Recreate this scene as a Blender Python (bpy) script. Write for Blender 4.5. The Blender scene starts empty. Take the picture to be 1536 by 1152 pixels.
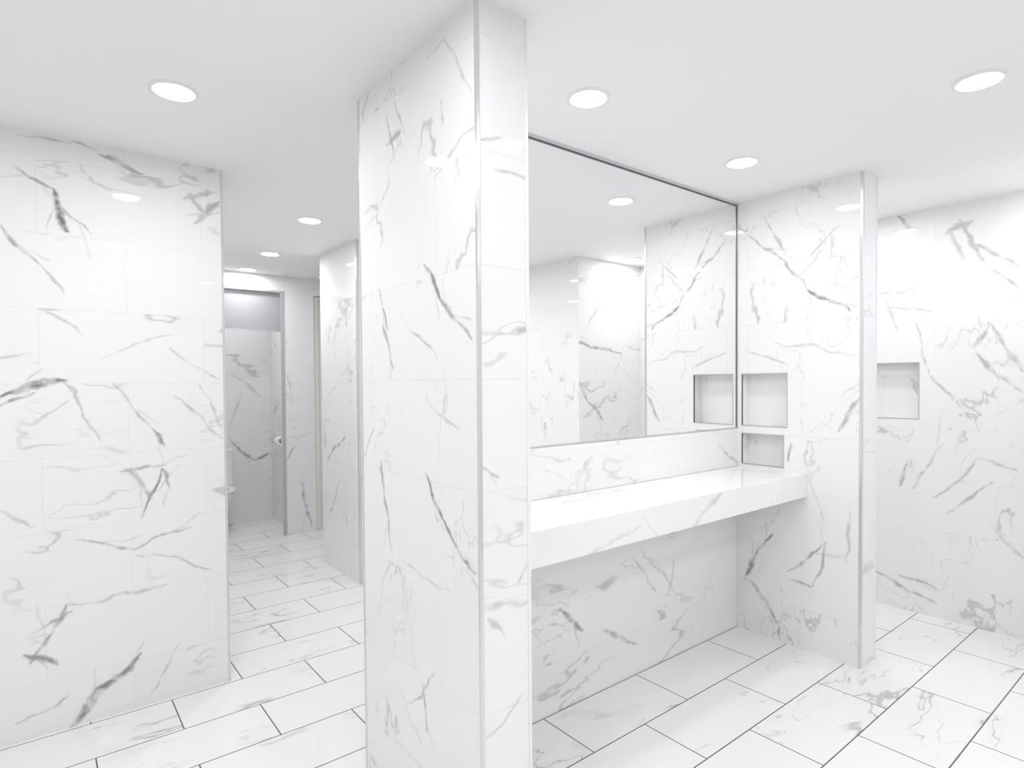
import bpy, bmesh, math, numpy as np
from mathutils import Matrix, Vector
# ---------------- surveyed dimensions of the room (metres) ----------------
C=2.44
V=dict(f=889.6574,az=51.3973,pitch=-1.2264,roll=-0.4209,cy=593.523,cx=770.6078,H=1.4240)
XA,YA,XP,YP1,YP2,XP2=0.6896,3.0694,0.9116,1.2893,2.0252,1.0839
YM,XW,YW,XW2,XR,YC,zc,zb,zm=1.8721,3.1371,1.2024,3.3110,4.1697,1.4674,0.9368,0.8153,1.1558
X5,Y5,Y6=1.7539,4.6535,3.9561
YE,YB=5.70,6.55
def R(az,p,r):
    az,p,r=map(math.radians,(az,p,r))
    return np.array(Matrix.Rotation(az-math.pi/2,3,'Z')@Matrix.Rotation(math.pi/2+p,3,'X')@Matrix.Rotation(r,3,'Z'))
Rm=R(V['az'],V['pitch'],V['roll'])
def on(ax,val,px,py):
    """survey sight line -> point on a real wall plane, in world metres"""
    o=np.array([0,0,V['H']]); d=Rm@np.array([(px-V['cx'])/V['f'],-(py-V['cy'])/V['f'],-1.0]); return o+d*(val-o[ax])/d[ax]
S={
'left':(1,YA,[(30,205,110,222,3,.5),(85,208,150,230,3,.5),(150,235,213,262,5,.7),(0,262,45,262,2,.4),(20,245,85,285,4,.7),(85,285,98,348,9,1),(80,295,140,355,3,.6),(0,340,60,395,5,.7),(60,395,95,440,3,.5),(275,295,330,290,6,.5),(285,290,310,320,7,.5),(295,340,333,300,8,.6),(280,325,333,320,3,.5),(0,590,95,573,9,.95),(0,605,55,590,4,.9),(95,575,150,663,4,.5),(60,640,100,600,3,.4),(165,580,230,640,4,.6),(230,640,255,668,6,.8),(260,590,330,655,4,.5),(300,575,333,640,4,.5),(180,705,250,695,6,.6),(190,700,225,745,8,.6),(215,775,245,700,4,.9),(245,700,255,735,5,.8),(0,765,55,790,4,.5),(110,815,200,822,4,.6),(200,822,290,790,4,.6),(200,830,320,850,3,.5),(40,1000,100,905,5,.7),(30,985,80,1000,8,.8),(100,905,250,880,3,.4),(60,940,105,915,4,.6),(115,1090,165,1025,10,.9),(165,1025,210,975,8,.85),(30,1085,110,1045,4,.5),(225,1050,265,965,3,.4),(60,460,130,500,3,.4),(150,540,260,500,2,.35),(255,520,330,565,3,.4)]),
'pillar':(0,XP,[(575,215,600,195,9,.6),(578,175,590,245,4,.7),(590,160,605,195,5,.5),(583,245,600,205,5,.6),(650,262,712,190,6,.4),(668,60,712,130,4,.5),(640,90,670,65,4,.4),(637,398,660,445,10,.9),(660,445,712,505,9,.85),(568,425,582,490,5,.7),(575,480,587,550,7,.65),(600,470,660,545,3,.5),(545,350,585,280,3,.4),(637,708,665,790,10,.9),(665,790,714,865,9,.88),(572,695,580,750,6,.7),(578,740,590,830,7,.7),(600,840,660,890,4,.4),(600,1030,630,1110,4,.5),(632,1020,640,1090,6,.6),(605,1060,650,1010,5,.5),(545,680,560,640,3,.5),(640,590,690,650,3,.35)]),
'pillar_r':(1,YP1,[(722,505,760,500,8,.5),(760,500,790,488,10,.5),(722,215,755,205,4,.5),(735,260,790,270,7,.4),(722,700,745,712,4,.6),(770,875,790,830,6,.6),(722,915,790,900,12,.35),(730,930,760,960,6,.4),(722,1110,785,1040,3,.4)]),
'wing':(0,XW,[(1120,350,1165,385,4,.6),(1165,385,1215,430,5,.65),(1215,430,1270,467,7,.85),(1145,325,1175,385,4,.5),(1215,385,1255,340,3,.5),(1195,420,1235,375,3,.4),(1118,525,1180,545,4,.4),(1160,510,1290,535,3,.4),(1255,643,1290,600,8,.6),(1183,690,1187,660,5,.8),(1118,870,1135,825,6,.8),(1135,825,1160,800,5,.8),(1125,870,1155,905,6,.7),(1150,900,1172,955,5,.8),(1185,860,1235,820,4,.7),(1185,870,1225,880,4,.6),(1225,880,1240,815,4,.6),(1210,720,1240,790,3,.4),(1275,760,1270,840,4,.4)]),
'right':(0,XR,[(1345,325,1370,345,5,.6),(1420,350,1455,330,7,.5),(1440,330,1480,400,5,.5),(1455,360,1536,400,4,.5),(1425,345,1450,395,5,.4),(1475,400,1536,430,4,.5),(1320,445,1370,430,6,.4),(1330,465,1400,470,3,.5),(1455,520,1480,480,5,.6),(1460,525,1500,570,5,.6),(1480,480,1536,560,6,.5),(1495,560,1536,590,5,.6),(1375,490,1395,560,3,.5),(1395,560,1445,615,3,.5),(1325,450,1350,500,3,.4),(1345,730,1360,695,5,.6),(1370,735,1415,665,4,.6),(1400,750,1470,690,4,.5),(1415,775,1490,720,4,.5),(1470,690,1525,700,4,.4),(1310,855,1405,905,5,.6),(1350,860,1410,885,4,.5),(1490,790,1536,840,4,.4)]),
'under':(1,YM,[(838,915,875,950,9,.8),(850,900,870,880,3,.5),(905,950,955,970,7,.55),(945,830,985,890,4,.5),(970,835,1010,880,4,.5),(1000,900,1015,830,3,.5),(825,935,850,945,3,.5)]),
'splash':(1,YM,[(862,740,885,678,9,.35),(1075,665,1105,695,6,.45),(800,700,860,730,3,.3)]),
'counter':(1,YC,[(1040,790,1080,740,9,.35),(880,840,960,790,7,.3),(960,780,1000,820,4,.25)]),
'stub':(0,X5,[(490,690,520,650,4,.7),(515,455,525,480,4,.6),(490,600,530,540,2,.4),(495,770,510,720,4,.6)]),
'refl':(1,2*YM-.318,[(865,575,880,600,7,.9),(880,600,900,630,6,.85),(865,515,930,530,6,.75),(880,490,910,440,4,.6),(920,560,930,530,3,.5)]),
'end':(1,YE,[(430,690,445,670,3,.6),(450,720,470,790,4,.6),(430,560,440,600,3,.4)]),
'back':(1,YB,[(345,660,380,690,4,.8),(380,690,405,680,3,.8),(350,560,400,600,3,.4),(345,640,360,590,3,.4)]),
}
ST={}
for k,(ax,val,L) in S.items():
    lst=[]
    for (a,b,c_,d_,wpx,s) in L:
        p=on(ax,val,a,b); q=on(ax,val,c_,d_)
        dist=np.linalg.norm((p+q)/2-[0,0,V['H']])
        lst.append((round(p[1-ax],3),round(p[2],3),round(q[1-ax],3),round(q[2],3),wpx*dist/V['f']/2,s))
    ST[k]=lst
ST['refl']=[(a,b,c_,d_,w*.8,s) for (a,b,c_,d_,w,s) in ST['refl']]
# ---- numpy fractal value noise ----
rng=np.random.RandomState(7); TAB=rng.rand(256,256)
def vn(u,v,f,s):
    a=u*f+s*17.3+100; b=v*f+s*9.1+100
    i=np.floor(a).astype(int); j=np.floor(b).astype(int); fa=a-i; fb=b-j
    fa=fa*fa*(3-2*fa); fb=fb*fb*(3-2*fb)
    g=lambda p,q_: TAB[(p+s*31)%256,(q_+s*57)%256]
    return (g(i,j)*(1-fa)+g(i+1,j)*fa)*(1-fb)+(g(i,j+1)*(1-fa)+g(i+1,j+1)*fa)*fb-.5
def fbm(u,v,f,s,o=5):
    t=0;a=1
    for k in range(o): t=t+a*vn(u,v,f*2**k,s+k); a*=.5
    return t
def streak_field(u,z,L,seed=0):
    du=fbm(u,z,7,seed+1)*.036; dz=fbm(u,z,7,seed+11)*.036
    U=u+du; Z=z+dz; F=np.zeros_like(u)
    wv=1+fbm(u,z,22,seed+21,3)*.9
    tx=np.clip(.85+fbm(u,z,28,seed+31,3)*1.2,.38,1.1)
    r2=np.random.RandomState(seed+3); LL=list(L)
    for (a0,z0,a1,z1,w,s) in L:
        ln=math.hypot(a1-a0,z1-z0)
        if s>=.6:
            t=r2.uniform(.3,.8); ang=math.atan2(z1-z0,a1-a0)+r2.choice([-1,1])*r2.uniform(.25,.6)
            l2=ln*r2.uniform(.5,.9); px=a0+(a1-a0)*t; pz=z0+(z1-z0)*t
            LL.append((px,pz,px+math.cos(ang)*l2,pz+math.sin(ang)*l2,.003,s*.45))
    for (a0,z0,a1,z1,w,s) in LL:
        bx,bz=a1-a0,z1-z0; l2=bx*bx+bz*bz+1e-9
        h=np.clip(((U-a0)*bx+(Z-z0)*bz)/l2,0,1); d=np.hypot(U-a0-bx*h,Z-z0-bz*h)
        w=max(w*1.05,.0046)
        W=w*(1-.65*np.abs(2*h-1)**2.5)*np.clip(wv,.5,1.5)
        F=np.maximum(F,s*np.clip(1-d/W,0,1)**.42)
        F=np.maximum(F,s*.10*np.clip(1-d/(W*2.4+.005),0,1)**1.5)
    return F*tx
# ================= node helpers =================
class N:
    def __init__(s,nt): s.nt=nt; s.L=nt.links
    def n(s,t,**k):
        nd=s.nt.nodes.new(t)
        for a,b in k.items(): setattr(nd,a,b)
        return nd
    def put(s,sock,v):
        if isinstance(v,bpy.types.NodeSocket): s.L.new(v,sock)
        elif v is not None: sock.default_value=v
    def m(s,op,a,b=None,c=None,clamp=False):
        nd=s.n('ShaderNodeMath',operation=op,use_clamp=clamp)
        s.put(nd.inputs[0],a); s.put(nd.inputs[1],b); s.put(nd.inputs[2],c); return nd.outputs[0]
    def v(s,op,a,b=None,c=None,scale=None):
        nd=s.n('ShaderNodeVectorMath',operation=op)
        s.put(nd.inputs[0],a); s.put(nd.inputs[1],b); s.put(nd.inputs[2],c)
        if scale is not None: s.put(nd.inputs['Scale'],scale)
        return nd.outputs['Value'] if op in('DOT_PRODUCT','LENGTH','DISTANCE') else nd.outputs['Vector']
    def ramp(s,x,a,b,c,d):
        nd=s.n('ShaderNodeMapRange',clamp=True); s.put(nd.inputs[0],x)
        for i,q in enumerate((a,b,c,d)): s.put(nd.inputs[i+1],q)
        return nd.outputs[0]
    def noise(s,vec,scale,detail=2,rough=.55):
        nd=s.n('ShaderNodeTexNoise'); s.put(nd.inputs['Vector'],vec)
        nd.inputs['Scale'].default_value=scale; nd.inputs['Detail'].default_value=detail
        nd.inputs['Roughness'].default_value=rough
        return nd
    def mix(s,f,a,b):
        nd=s.n('ShaderNodeMix',data_type='RGBA'); s.put(nd.inputs['Factor'],f)
        s.put(nd.inputs[6],a); s.put(nd.inputs[7],b); return nd.outputs[2]
def marble(name,streak=False,tw=.6,th=.305,v0=.215,u0=.0,gw=.0013,gcol=(.55,.56,.57),gstr=.34,base=(.872,.875,.884),vein=.8,rough=.02,tiles=True):
    m=bpy.data.materials.new(name); m.use_nodes=True; nt=m.node_tree; q=N(nt)
    bs=nt.nodes['Principled BSDF']
    geo=q.n('ShaderNodeNewGeometry'); P=geo.outputs['Position']
    an=q.v('ABSOLUTE',geo.outputs['True Normal'])
    sp=q.n('ShaderNodeSeparateXYZ'); q.L.new(P,sp.inputs[0]); X,Y,Z=sp.outputs
    sn=q.n('ShaderNodeSeparateXYZ'); q.L.new(an,sn.inputs[0])
    nx=q.m('GREATER_THAN',sn.outputs[0],.5); nz=q.m('GREATER_THAN',sn.outputs[2],.5)
    u=q.m('MULTIPLY_ADD',nx,q.m('SUBTRACT',Y,X),X)
    v=q.m('MULTIPLY_ADD',nz,q.m('SUBTRACT',Y,Z),Z)
    rv=q.m('DIVIDE',q.m('SUBTRACT',v,v0),th); row=q.m('FLOOR',rv)
    off=q.m('MULTIPLY',q.m('FLOORED_MODULO',row,2.0),.5)
    ru=q.m('ADD',q.m('DIVIDE',q.m('SUBTRACT',u,u0),tw),off)
    TP=P
    if tiles:
        col=q.m('FLOOR',ru); cid=q.n('ShaderNodeCombineXYZ'); q.L.new(col,cid.inputs[0]); q.L.new(row,cid.inputs[1]); q.L.new(nx,cid.inputs[2])
        wn=q.n('ShaderNodeTexWhiteNoise',noise_dimensions='3D'); q.L.new(cid.outputs[0],wn.inputs['Vector'])
        TP=q.v('MULTIPLY_ADD',wn.outputs['Color'],(9,9,9),P)
    n1=q.noise(TP,2.2,1,.55); s1=q.n('ShaderNodeSeparateXYZ'); q.L.new(n1.outputs['Color'],s1.inputs[0])
    mp=q.n('ShaderNodeMapping',vector_type='POINT'); q.L.new(q.v('MULTIPLY_ADD',n1.outputs['Color'],(.18,.18,.18),TP),mp.inputs[0])
    mp.inputs['Rotation'].default_value=(.7,.75,.6); mp.inputs['Scale'].default_value=(.34,1.3,.9)
    b=q.noise(mp.outputs[0],1.6,5,.56).outputs[0]
    rb=q.m('ABSOLUTE',q.m('SUBTRACT',b,.5)); ra=q.m('ABSOLUTE',q.m('SUBTRACT',b,.44))
    fa=q.m('MULTIPLY',q.ramp(ra,0,.0045,1,0),q.ramp(s1.outputs[0],.45,.56,0,.42*vein))
    mB=q.ramp(s1.outputs[1],.49,.58,0,1)
    wd=q.ramp(s1.outputs[2],.42,.62,.0035,.014)
    thick=q.m('SUBTRACT',1.0,q.m('DIVIDE',rb,wd),clamp=True)
    fb=q.m('MULTIPLY',q.m('POWER',thick,.6),q.m('MULTIPLY',mB,.66*vein))
    fs=q.m('MULTIPLY',q.m('POWER',q.ramp(rb,0,.045,1,0),2.0),q.m('MULTIPLY',mB,.09*vein))
    f=q.m('MAXIMUM',q.m('MAXIMUM',fa,fb),fs)
    if streak:
        at=q.n('ShaderNodeAttribute',attribute_name='vein')
        f=q.m('MAXIMUM',f,at.outputs['Fac'])
    colr=q.mix(f,(*base,1),(.15,.155,.165,1))
    if tiles:
        fu=q.m('PINGPONG',ru,.5); fv=q.m('PINGPONG',rv,.5)
        e=q.m('MINIMUM',q.m('MULTIPLY',fu,tw),q.m('MULTIPLY',fv,th))
        gm=q.m('MULTIPLY',q.ramp(e,gw*.6,gw,1,0),gstr)
        colr=q.mix(gm,colr,(*gcol,1))
    bs.inputs['Roughness'].default_value=rough
    q.L.new(colr,bs.inputs['Base Color']); bs.inputs['IOR'].default_value=1.5
    return m
def plain(name,col,rough=.5,metal=0,em=0,noise=.01):
    m=bpy.data.materials.new(name); m.use_nodes=True; q=N(m.node_tree); bs=m.node_tree.nodes['Principled BSDF']
    if noise:
        geo=q.n('ShaderNodeNewGeometry')
        c=q.mix(q.noise(geo.outputs['Position'],4,0).outputs[0],(*[max(0,k-noise) for k in col],1),(*[min(1,k+noise) for k in col],1))
        q.L.new(c,bs.inputs['Base Color'])
    else: bs.inputs['Base Color'].default_value=(*col,1)
    bs.inputs['Roughness'].default_value=rough; bs.inputs['Metallic'].default_value=metal
    if em:
        bs.inputs['Emission Color'].default_value=(1,.985,.96,1); bs.inputs['Emission Strength'].default_value=em
        m.cycles.emission_sampling='NONE'
    return m
# ================= mesh helpers =================
def axis(cuts,step):
    o=[cuts[0]]
    for a,b in zip(cuts[:-1],cuts[1:]):
        n=max(1,int(round((b-a)/step))); o+=list(np.linspace(a,b,n+1)[1:])
    return np.array(o)
def mesh(name,boxes,mats,bevel=0,extra=None,dense=()):
    """dense: (axis, value, u0,u1,z0,z1, holes, step, streaks, remainder) faces replaced by fine vein-carrying grids"""
    bm=bmesh.new()
    for bx in boxes:
        a,b=bx[0],bx[1]; mi=bx[2] if len(bx)>2 else 0
        lo=[min(a[i],b[i]) for i in range(3)]; hi=[max(a[i],b[i]) for i in range(3)]
        vs=bmesh.ops.create_cube(bm,size=1)['verts']
        for v in vs: v.co=Vector([(lo[i]+hi[i])/2+v.co[i]*(hi[i]-lo[i]) for i in range(3)])
        for f in set(f for v in vs for f in v.link_faces): f.material_index=mi
    if extra: extra(bm)
    me=bpy.data.meshes.new(name)
    if dense:
        for D in dense:
            ax,val=D[0],D[1]
            kill=[f for f in bm.faces if all(abs(v.co[ax]-val)<1e-5 for v in f.verts)]
            bmesh.ops.delete(bm,geom=kill,context='FACES_ONLY')
        bm.verts.index_update(); bm.verts.ensure_lookup_table()
        V0=[tuple(v.co) for v in bm.verts]; F0=[[v.index for v in f.verts] for f in bm.faces]
        vein=[np.zeros(len(V0))]; allv=[np.array(V0).reshape(-1,3)]; base=len(V0)
        for di,(ax,val,u0,u1,z0,z1,holes,step,st,rem) in enumerate(dense):
            U=axis(sorted(set([u0,u1]+[h for hh in holes for h in hh[:2]])),step)
            W=axis(sorted(set([z0,z1]+[h for hh in holes for h in hh[2:]])),step)
            uu,ww=np.meshgrid(U,W,indexing='ij'); uf,wf=uu.ravel(),ww.ravel()
            P=np.zeros((len(uf),3)); P[:,ax]=val; P[:,1-ax]=uf; P[:,2]=wf
            allv.append(P); vein.append(streak_field(uf,wf,st,seed=len(name)+di*5))
            nu,nw_=len(U),len(W); ii,jj=np.meshgrid(np.arange(nu-1),np.arange(nw_-1),indexing='ij'); ii=ii.ravel(); jj=jj.ravel()
            cu=(U[ii]+U[ii+1])/2; cw=(W[jj]+W[jj+1])/2; keep=np.ones(len(ii),bool)
            for h in holes: keep&=~((cu>h[0])&(cu<h[1])&(cw>h[2])&(cw<h[3]))
            ii=ii[keep]; jj=jj[keep]; a=base+ii*nw_+jj; q=np.stack([a,a+nw_,a+nw_+1,a+1],1)
            if ax==0: q=q[:,::-1]
            F0+=q.tolist(); base+=len(P)
            for (ra,rb,rc,rd) in rem:
                Q=np.zeros((4,3)); Q[:,ax]=val; Q[:,1-ax]=[ra,rb,rb,ra]; Q[:,2]=[rc,rc,rd,rd]
                allv.append(Q); vein.append(np.zeros(4)); fl=[base,base+1,base+2,base+3]
                F0.append(fl if ax==1 else fl[::-1]); base+=4
        bm.free()
        me.from_pydata(np.concatenate(allv).tolist(),[],F0)
        at=me.attributes.new('vein','FLOAT','POINT'); at.data.foreach_set('value',np.concatenate(vein).astype(np.float32))
        me.update()
    else:
        bm.to_mesh(me); bm.free()
    for m in mats: me.materials.append(m)
    o=bpy.data.objects.new(name,me); bpy.context.collection.objects.link(o)
    if bevel:
        b=o.modifiers.new('bevel','BEVEL'); b.width=bevel; b.segments=2; b.limit_method='ANGLE'
    return o
def lathe(bm,prof,seg=40,center=(0,0,0),mi=0,sx=1,sy=1):
    rings=[]
    for (r0,z) in prof:
        rings.append([bm.verts.new((center[0]+math.cos(2*math.pi*i/seg)*r0*sx,center[1]+math.sin(2*math.pi*i/seg)*r0*sy,center[2]+z)) for i in range(seg)])
    for k in range(len(rings)-1):
        for i in range(seg):
            f=bm.faces.new((rings[k][i],rings[k][(i+1)%seg],rings[k+1][(i+1)%seg],rings[k+1][i])); f.material_index=mi; f.smooth=True
    return rings
def niche_wall(x0,x1,y0,y1,niches,dep):
    ys=sorted(set([y0,y1]+[n[0] for n in niches]+[n[1] for n in niches])); zs=sorted(set([0,C]+[n[2] for n in niches]+[n[3] for n in niches]))
    out=[((x0+dep,y0,0),(x1,y1,C))]
    for i in range(len(ys)-1):
        for j in range(len(zs)-1):
            cy=(ys[i]+ys[i+1])/2; cz=(zs[j]+zs[j+1])/2
            if any(n[0]<cy<n[1] and n[2]<cz<n[3] for n in niches): continue
            out.append(((x0,ys[i],zs[j]),(x0+dep,ys[i+1],zs[j+1])))
    return out
# ================= materials =================
M_st=marble('marble_wall_tile',True,vein=.66); M_gen=marble('marble_wall_tile_plain',False)
M_cnt=marble('marble_slab',True,tiles=False,vein=.4,rough=.10,base=(.89,.89,.90))
M_spl=marble('marble_splash_tile',True,vein=.45,base=(.88,.88,.89))
M_floor=marble('marble_floor_tile',False,tw=.6,th=.2955,v0=.0955,u0=.14,gw=.0033,gcol=(.04,.042,.045),gstr=.95,vein=.85,rough=.05,base=(.85,.853,.861))
M_ceil=plain('ceiling_paint',(.90,.905,.915),.75,noise=0)
M_chrome=plain('brushed_aluminium',(.68,.69,.71),.22,.75); M_alu=plain('satin_aluminium',(.50,.51,.53),.4,.3)
M_dark=plain('dark_gasket',(.10,.105,.11),.4); M_mir=plain('mirror_silver',(.96,.965,.97),.0,1,noise=0)
M_lens=plain('lamp_lens',(1,1,1),.4,em=6,noise=0); M_ring=plain('lamp_trim',(.84,.84,.85),.35)
M_glass=plain('frosted_glass',(.36,.37,.39),.35); M_door=plain('cream_door',(.88,.87,.80),.4); M_cer=plain('white_ceramic',(.90,.905,.91),.08)
M_white=plain('white_trim',(.86,.862,.865),.3)
# ================= shell =================
mesh('floor',[((-1.9,-2.3,-.1),(4.5,7.0,0))],[M_floor]); mesh('ceiling',[((-1.9,-2.3,C),(4.5,7.0,C+.1))],[M_ceil])
mesh('wall_left',[((-1.9,YA,0),(XA,7.0,C))],[M_st],dense=[(1,YA,-.35,XA,0,C,[],.0038,ST['left'],[(-1.9,-.35,0,C)])])
mesh('wall_wing_left',[((XP,YP1,0),(XP2,YP2,C))],[M_st],dense=[(0,XP,YP1,YP2,0,C,[],.0032,ST['pillar'],[]),(1,YP1,XP,XP2,0,C,[],.0035,ST['pillar_r'],[])])
mesh('wall_vanity',[((XP2,YM,0),(XW,YP2,C))],[M_st],dense=[(1,YM,XP2,XW,0,1.0,[],.005,ST['under'],[(XP2,XW,1.0,C)])])
nw=[(1.576,1.836,1.175,1.464),(1.594,1.836,zc+.02,1.127)]
mesh('wall_wing_right',niche_wall(XW,XW2,YW,YP2,nw,.075),[M_st],dense=[(0,XW,YW,YM,0,C,nw,.0042,ST['wing'],[])])
nr=[(1.281,1.616,1.189,1.529)]
mesh('wall_right',niche_wall(XR,XR+.2,.318,Y6,nr,.075),[M_st],dense=[(0,XR,.318,1.8,0,C,nr,.0055,ST['right'],[(1.8,Y6,0,C)])])
mesh('wall_east_return',[((3.40,-2.3,0),(XR+.2,.318,C))],[M_st],dense=[(1,.318,3.40,XR+.2,0,C,[],.009,ST['refl'],[])])
mesh('wall_back',[((-1.9,-2.4,0),(3.40,-2.3,C))],[M_gen]); mesh('wall_west',[((-2.0,-2.3,0),(-1.9,YA,C))],[M_gen])
mesh('wall_corridor',[((X5,Y6,0),(XR+.2,Y5,C))],[M_st],dense=[(0,X5,Y6,Y5,0,C,[],.008,ST['stub'],[])]); mesh('wall_recess',[((2.84,Y5,0),(2.94,YE+.13,C))],[M_gen])
mesh('wall_corridor_end',[((1.80,YE,0),(2.08,YE+.13,C))],[M_st],dense=[(1,YE,1.80,2.08,0,C,[],.01,ST['end'],[])])
mesh('wall_door_lintel',[((2.08,YE,2.28),(2.84,YE+.13,C))],[M_gen])
mesh('wall_stall_front',[((XA,YE,0),(.98,YE+.13,C))],[M_gen]); mesh('wall_stall_lintel',[((.98,YE,2.30),(1.80,YE+.13,C))],[M_gen])
mesh('wall_stall_back',[((XA,YB,0),(2.03,YB+.15,C))],[M_st],dense=[(1,YB,XA,2.03,0,C,[],.011,ST['back'],[])]); mesh('wall_stall_side',[((1.92,YE+.13,0),(2.03,YB,C))],[M_gen])
# ================= trims =================
def trim(n,a,b,m=None): return mesh(n,[(a,b)],[m or M_chrome],.001)
e=.008
trim('trim_1',(XP-.0025,YP1-.0025,0),(XP+e,YP1+e,C)); trim('trim_2',(XP-.0025,YP2-e,0),(XP+e,YP2+.0025,C))
trim('trim_3',(XW-.0025,YW-.0025,0),(XW+e*1.4,YW+e*1.4,C)); trim('trim_4',(XA-e,YA-.0025,0),(XA+.0025,YA+e,C))
trim('trim_5',(X5-.0025,Y6-.0025,0),(X5+e*2,Y6+e*2,C)); trim('trim_6',(XP2-e,YP1-.0025,0),(XP2+.0025,YP1+e,C),M_white)
trim('trim_7',(XW2-e,YW-.0025,0),(XW2+.0025,YW+e,C),M_white); trim('trim_8',(1.765,YE-.005,0),(1.80,YE-.001,2.30),M_alu); trim('trim_9',(.98,YE-.005,2.285),(1.765,YE-.001,2.30),M_alu)
def frame(n,x,y0,y1,z0,z1,t=.005):
    a=x-.0015;b=x+.010
    mesh(n,[((a,y0-t,z0-t),(b,y1+t,z0)),((a,y0-t,z1),(b,y1+t,z1+t)),((a,y0-t,z0),(b,y0,z1)),((a,y1,z0),(b,y1+t,z1))],[M_alu])
for i,(nn,xx) in enumerate([(nw[0],XW),(nw[1],XW),(nr[0],XR)]): frame('trim_%d'%(10+i),xx,*nn)
# ================= mirror, counter =================
mt=YM-.006
mesh('vanity_mirror',[((XP2+.002,mt,zm+.006),(XW-.012,YM-.001,C-.018),0),
 ((XP2+.001,mt-.008,C-.012),(XW-.001,YM-.001,C-.001),1),((XP2+.001,mt-.003,C-.018),(XW-.001,YM-.001,C-.012),2),
 ((XW-.012,mt-.003,zm),(XW-.008,YM-.001,C-.018),2),((XW-.008,mt-.006,zm),(XW-.001,YM-.001,C-.012),1),
 ((XP2+.001,mt-.004,zm-.001),(XW-.012,YM-.001,zm+.006),1)],[M_mir,M_chrome,M_dark])
mesh('backsplash',[((XP2+.001,YM-.010,zc+.001),(XW-.001,YM-.0005,zm-.003))],[M_spl],dense=[(1,YM-.010,XP2+.001,XW-.001,zc+.001,zm-.003,[],.006,ST['splash'],[])])
mesh('vanity_counter',[((XP2+.001,YC,zb),(XW-.001,YC+.025,zc),0),((XP2+.001,YC+.025,zc-.025),(XW-.001,YM-.011,zc),0),((XP2+.001,YC+.025,zb+.01),(XW-.001,YM-.011,zc-.03),0)],[M_cnt],dense=[(1,YC,XP2+.001,XW-.001,zb,zc,[],.005,ST['counter'],[])])
# ================= lights =================
def downlight(x_,y_,P=7.0):
    def ex(bm):
        c0=(x_,y_,C)
        lathe(bm,[(.0605,-.002),(.0605,-.004),(.062,-.007),(.068,-.008),(.076,-.005),(.079,-.0005)],48,c0,0)
        rg=lathe(bm,[(.0605,-.002),(.0604,-.002)],48,c0,1)
        f=bm.faces.new(list(reversed(rg[1]))); f.material_index=1
    o=mesh('recessed_downlight',[],[M_ring,M_lens],0,ex)
    ld=bpy.data.lights.new('lamp','AREA'); ld.shape='DISK'; ld.size=.118; ld.energy=P*1.38; ld.color=(1,.997,.99)
    l=bpy.data.objects.new('lamp',ld); l.location=(x_,y_,C-.0045); bpy.context.collection.objects.link(l); l.parent=o
for p in [(.38,2.34,5),(.45,1.0,4.4),(.5,-.37,3.7),(.5,-1.6,3.7),(1.548,1.50,2.6),(2.56,1.50,2.5),(2.51,.60,3),(1.58,.58,2.8),(1.58,-.5,3.5),(2.62,-.5,3.7),(2.62,-1.6,3.7),(1.58,-1.6,3.5),(-.9,1.0,4.6),(-.9,2.3,4.6),(-.9,-.5,4.5),(3.84,.50,2.8),(3.72,1.5,3),(3.72,2.6,4),(2.6,3.0,6.0),(1.32,3.66,4.6),(1.41,4.78,4.2),(1.44,5.53,3.0),(1.38,6.15,2.4)]: downlight(*p)  # includes added, unseen downlights, mostly behind the camera, for brighter, more even light
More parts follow.
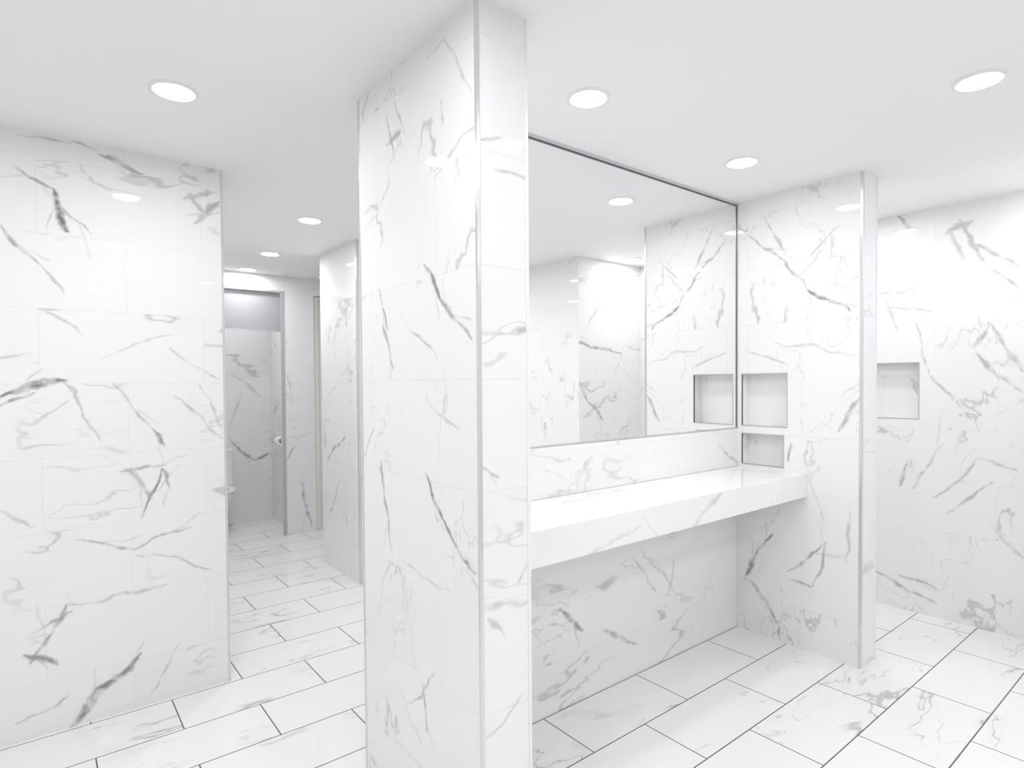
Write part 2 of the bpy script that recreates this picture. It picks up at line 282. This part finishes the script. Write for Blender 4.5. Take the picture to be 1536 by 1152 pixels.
# ================= stall items =================
mesh('transom_glass_panel',[((.98,YE+.04,1.93),(1.80,YE+.05,2.285),0),((.98,YE+.035,1.92),(1.80,YE+.055,1.93),1)],[M_glass,M_chrome])
dx=2.085
mesh('door_1',[((dx+.045,YE+.04,.03),(dx+.705,YE+.08,2.24),0),((dx,YE+.02,0),(dx+.045,YE+.10,2.275),0),((dx+.045,YE+.02,2.24),(dx+.75,YE+.10,2.275),1),((dx+.705,YE+.02,0),(dx+.75,YE+.10,2.24),1),((dx+.09,YE-.01,1.0),(dx+.11,YE+.04,1.02),1),((dx+.09,YE-.01,1.0),(dx+.21,YE,1.02),1)],[M_door,M_white],.002)
tx_,ty_=1.28,YB-.33
def toilet(bm):
    lathe(bm,[(.10,0),(.115,.02),(.11,.10),(.13,.22),(.17,.32),(.19,.38),(.195,.40),(.15,.40),(.13,.36),(.06,.25),(.005,.22)],40,(tx_,ty_,0.001),0,sx=.95,sy=1.2)
    lathe(bm,[(.14,.402),(.14,.42),(.20,.425),(.205,.412),(.20,.402)],40,(tx_,ty_,0.001),0,sx=.95,sy=1.2)
mesh('toilet',[((tx_-.2,YB-.19,.36),(tx_+.2,YB-.005,.76)),((tx_-.21,YB-.2,.76),(tx_+.21,YB-.002,.79)),((tx_-.1,YB-.25,.0015),(tx_+.1,YB-.01,.36)),((tx_-.04,YB-.22,.70),(tx_+.02,YB-.19,.72))],[M_cer],.012,toilet)
xs=1.92
def roll(bm):
    mat=Matrix.Translation((xs-.055,6.10,.86))@Matrix.Rotation(math.pi/2,4,'X')
    r_=lathe(bm,[(.02,-.05),(.05,-.05),(.05,.05),(.02,.05),(.02,-.05)],32,(0,0,0),0)
    bmesh.ops.transform(bm,matrix=mat,verts=[v for rr in r_ for v in rr])
mesh('toilet_paper_holder',[((xs-.06,6.03,.855),(xs-.05,6.17,.865),1),((xs-.06,6.165,.85),(xs-.001,6.175,.95),1),((xs-.02,6.05,.90),(xs-.001,6.175,.96),1)],[M_cer,M_white],0,roll)
# ================= world, camera =================
w=bpy.data.worlds.new('world'); bpy.context.scene.world=w; w.use_nodes=True; w.node_tree.nodes['Background'].inputs[0].default_value=(1,1,1,1); w.node_tree.nodes['Background'].inputs[1].default_value=.5
cd=bpy.data.cameras.new('camera'); co=bpy.data.objects.new('camera',cd); bpy.context.collection.objects.link(co)
co.matrix_world=Matrix.Translation((0,0,V['H']))@Matrix(Rm.tolist()).to_4x4()
cd.sensor_width=36; cd.lens=V['f']*36/1536; cd.shift_y=(V['cy']-576)/1536; cd.shift_x=(768-V['cx'])/1536; cd.clip_start=.01
bpy.context.scene.camera=co
vs=bpy.context.scene.view_settings
vs.view_transform='Standard'; vs.look='None'; vs.gamma=1.16
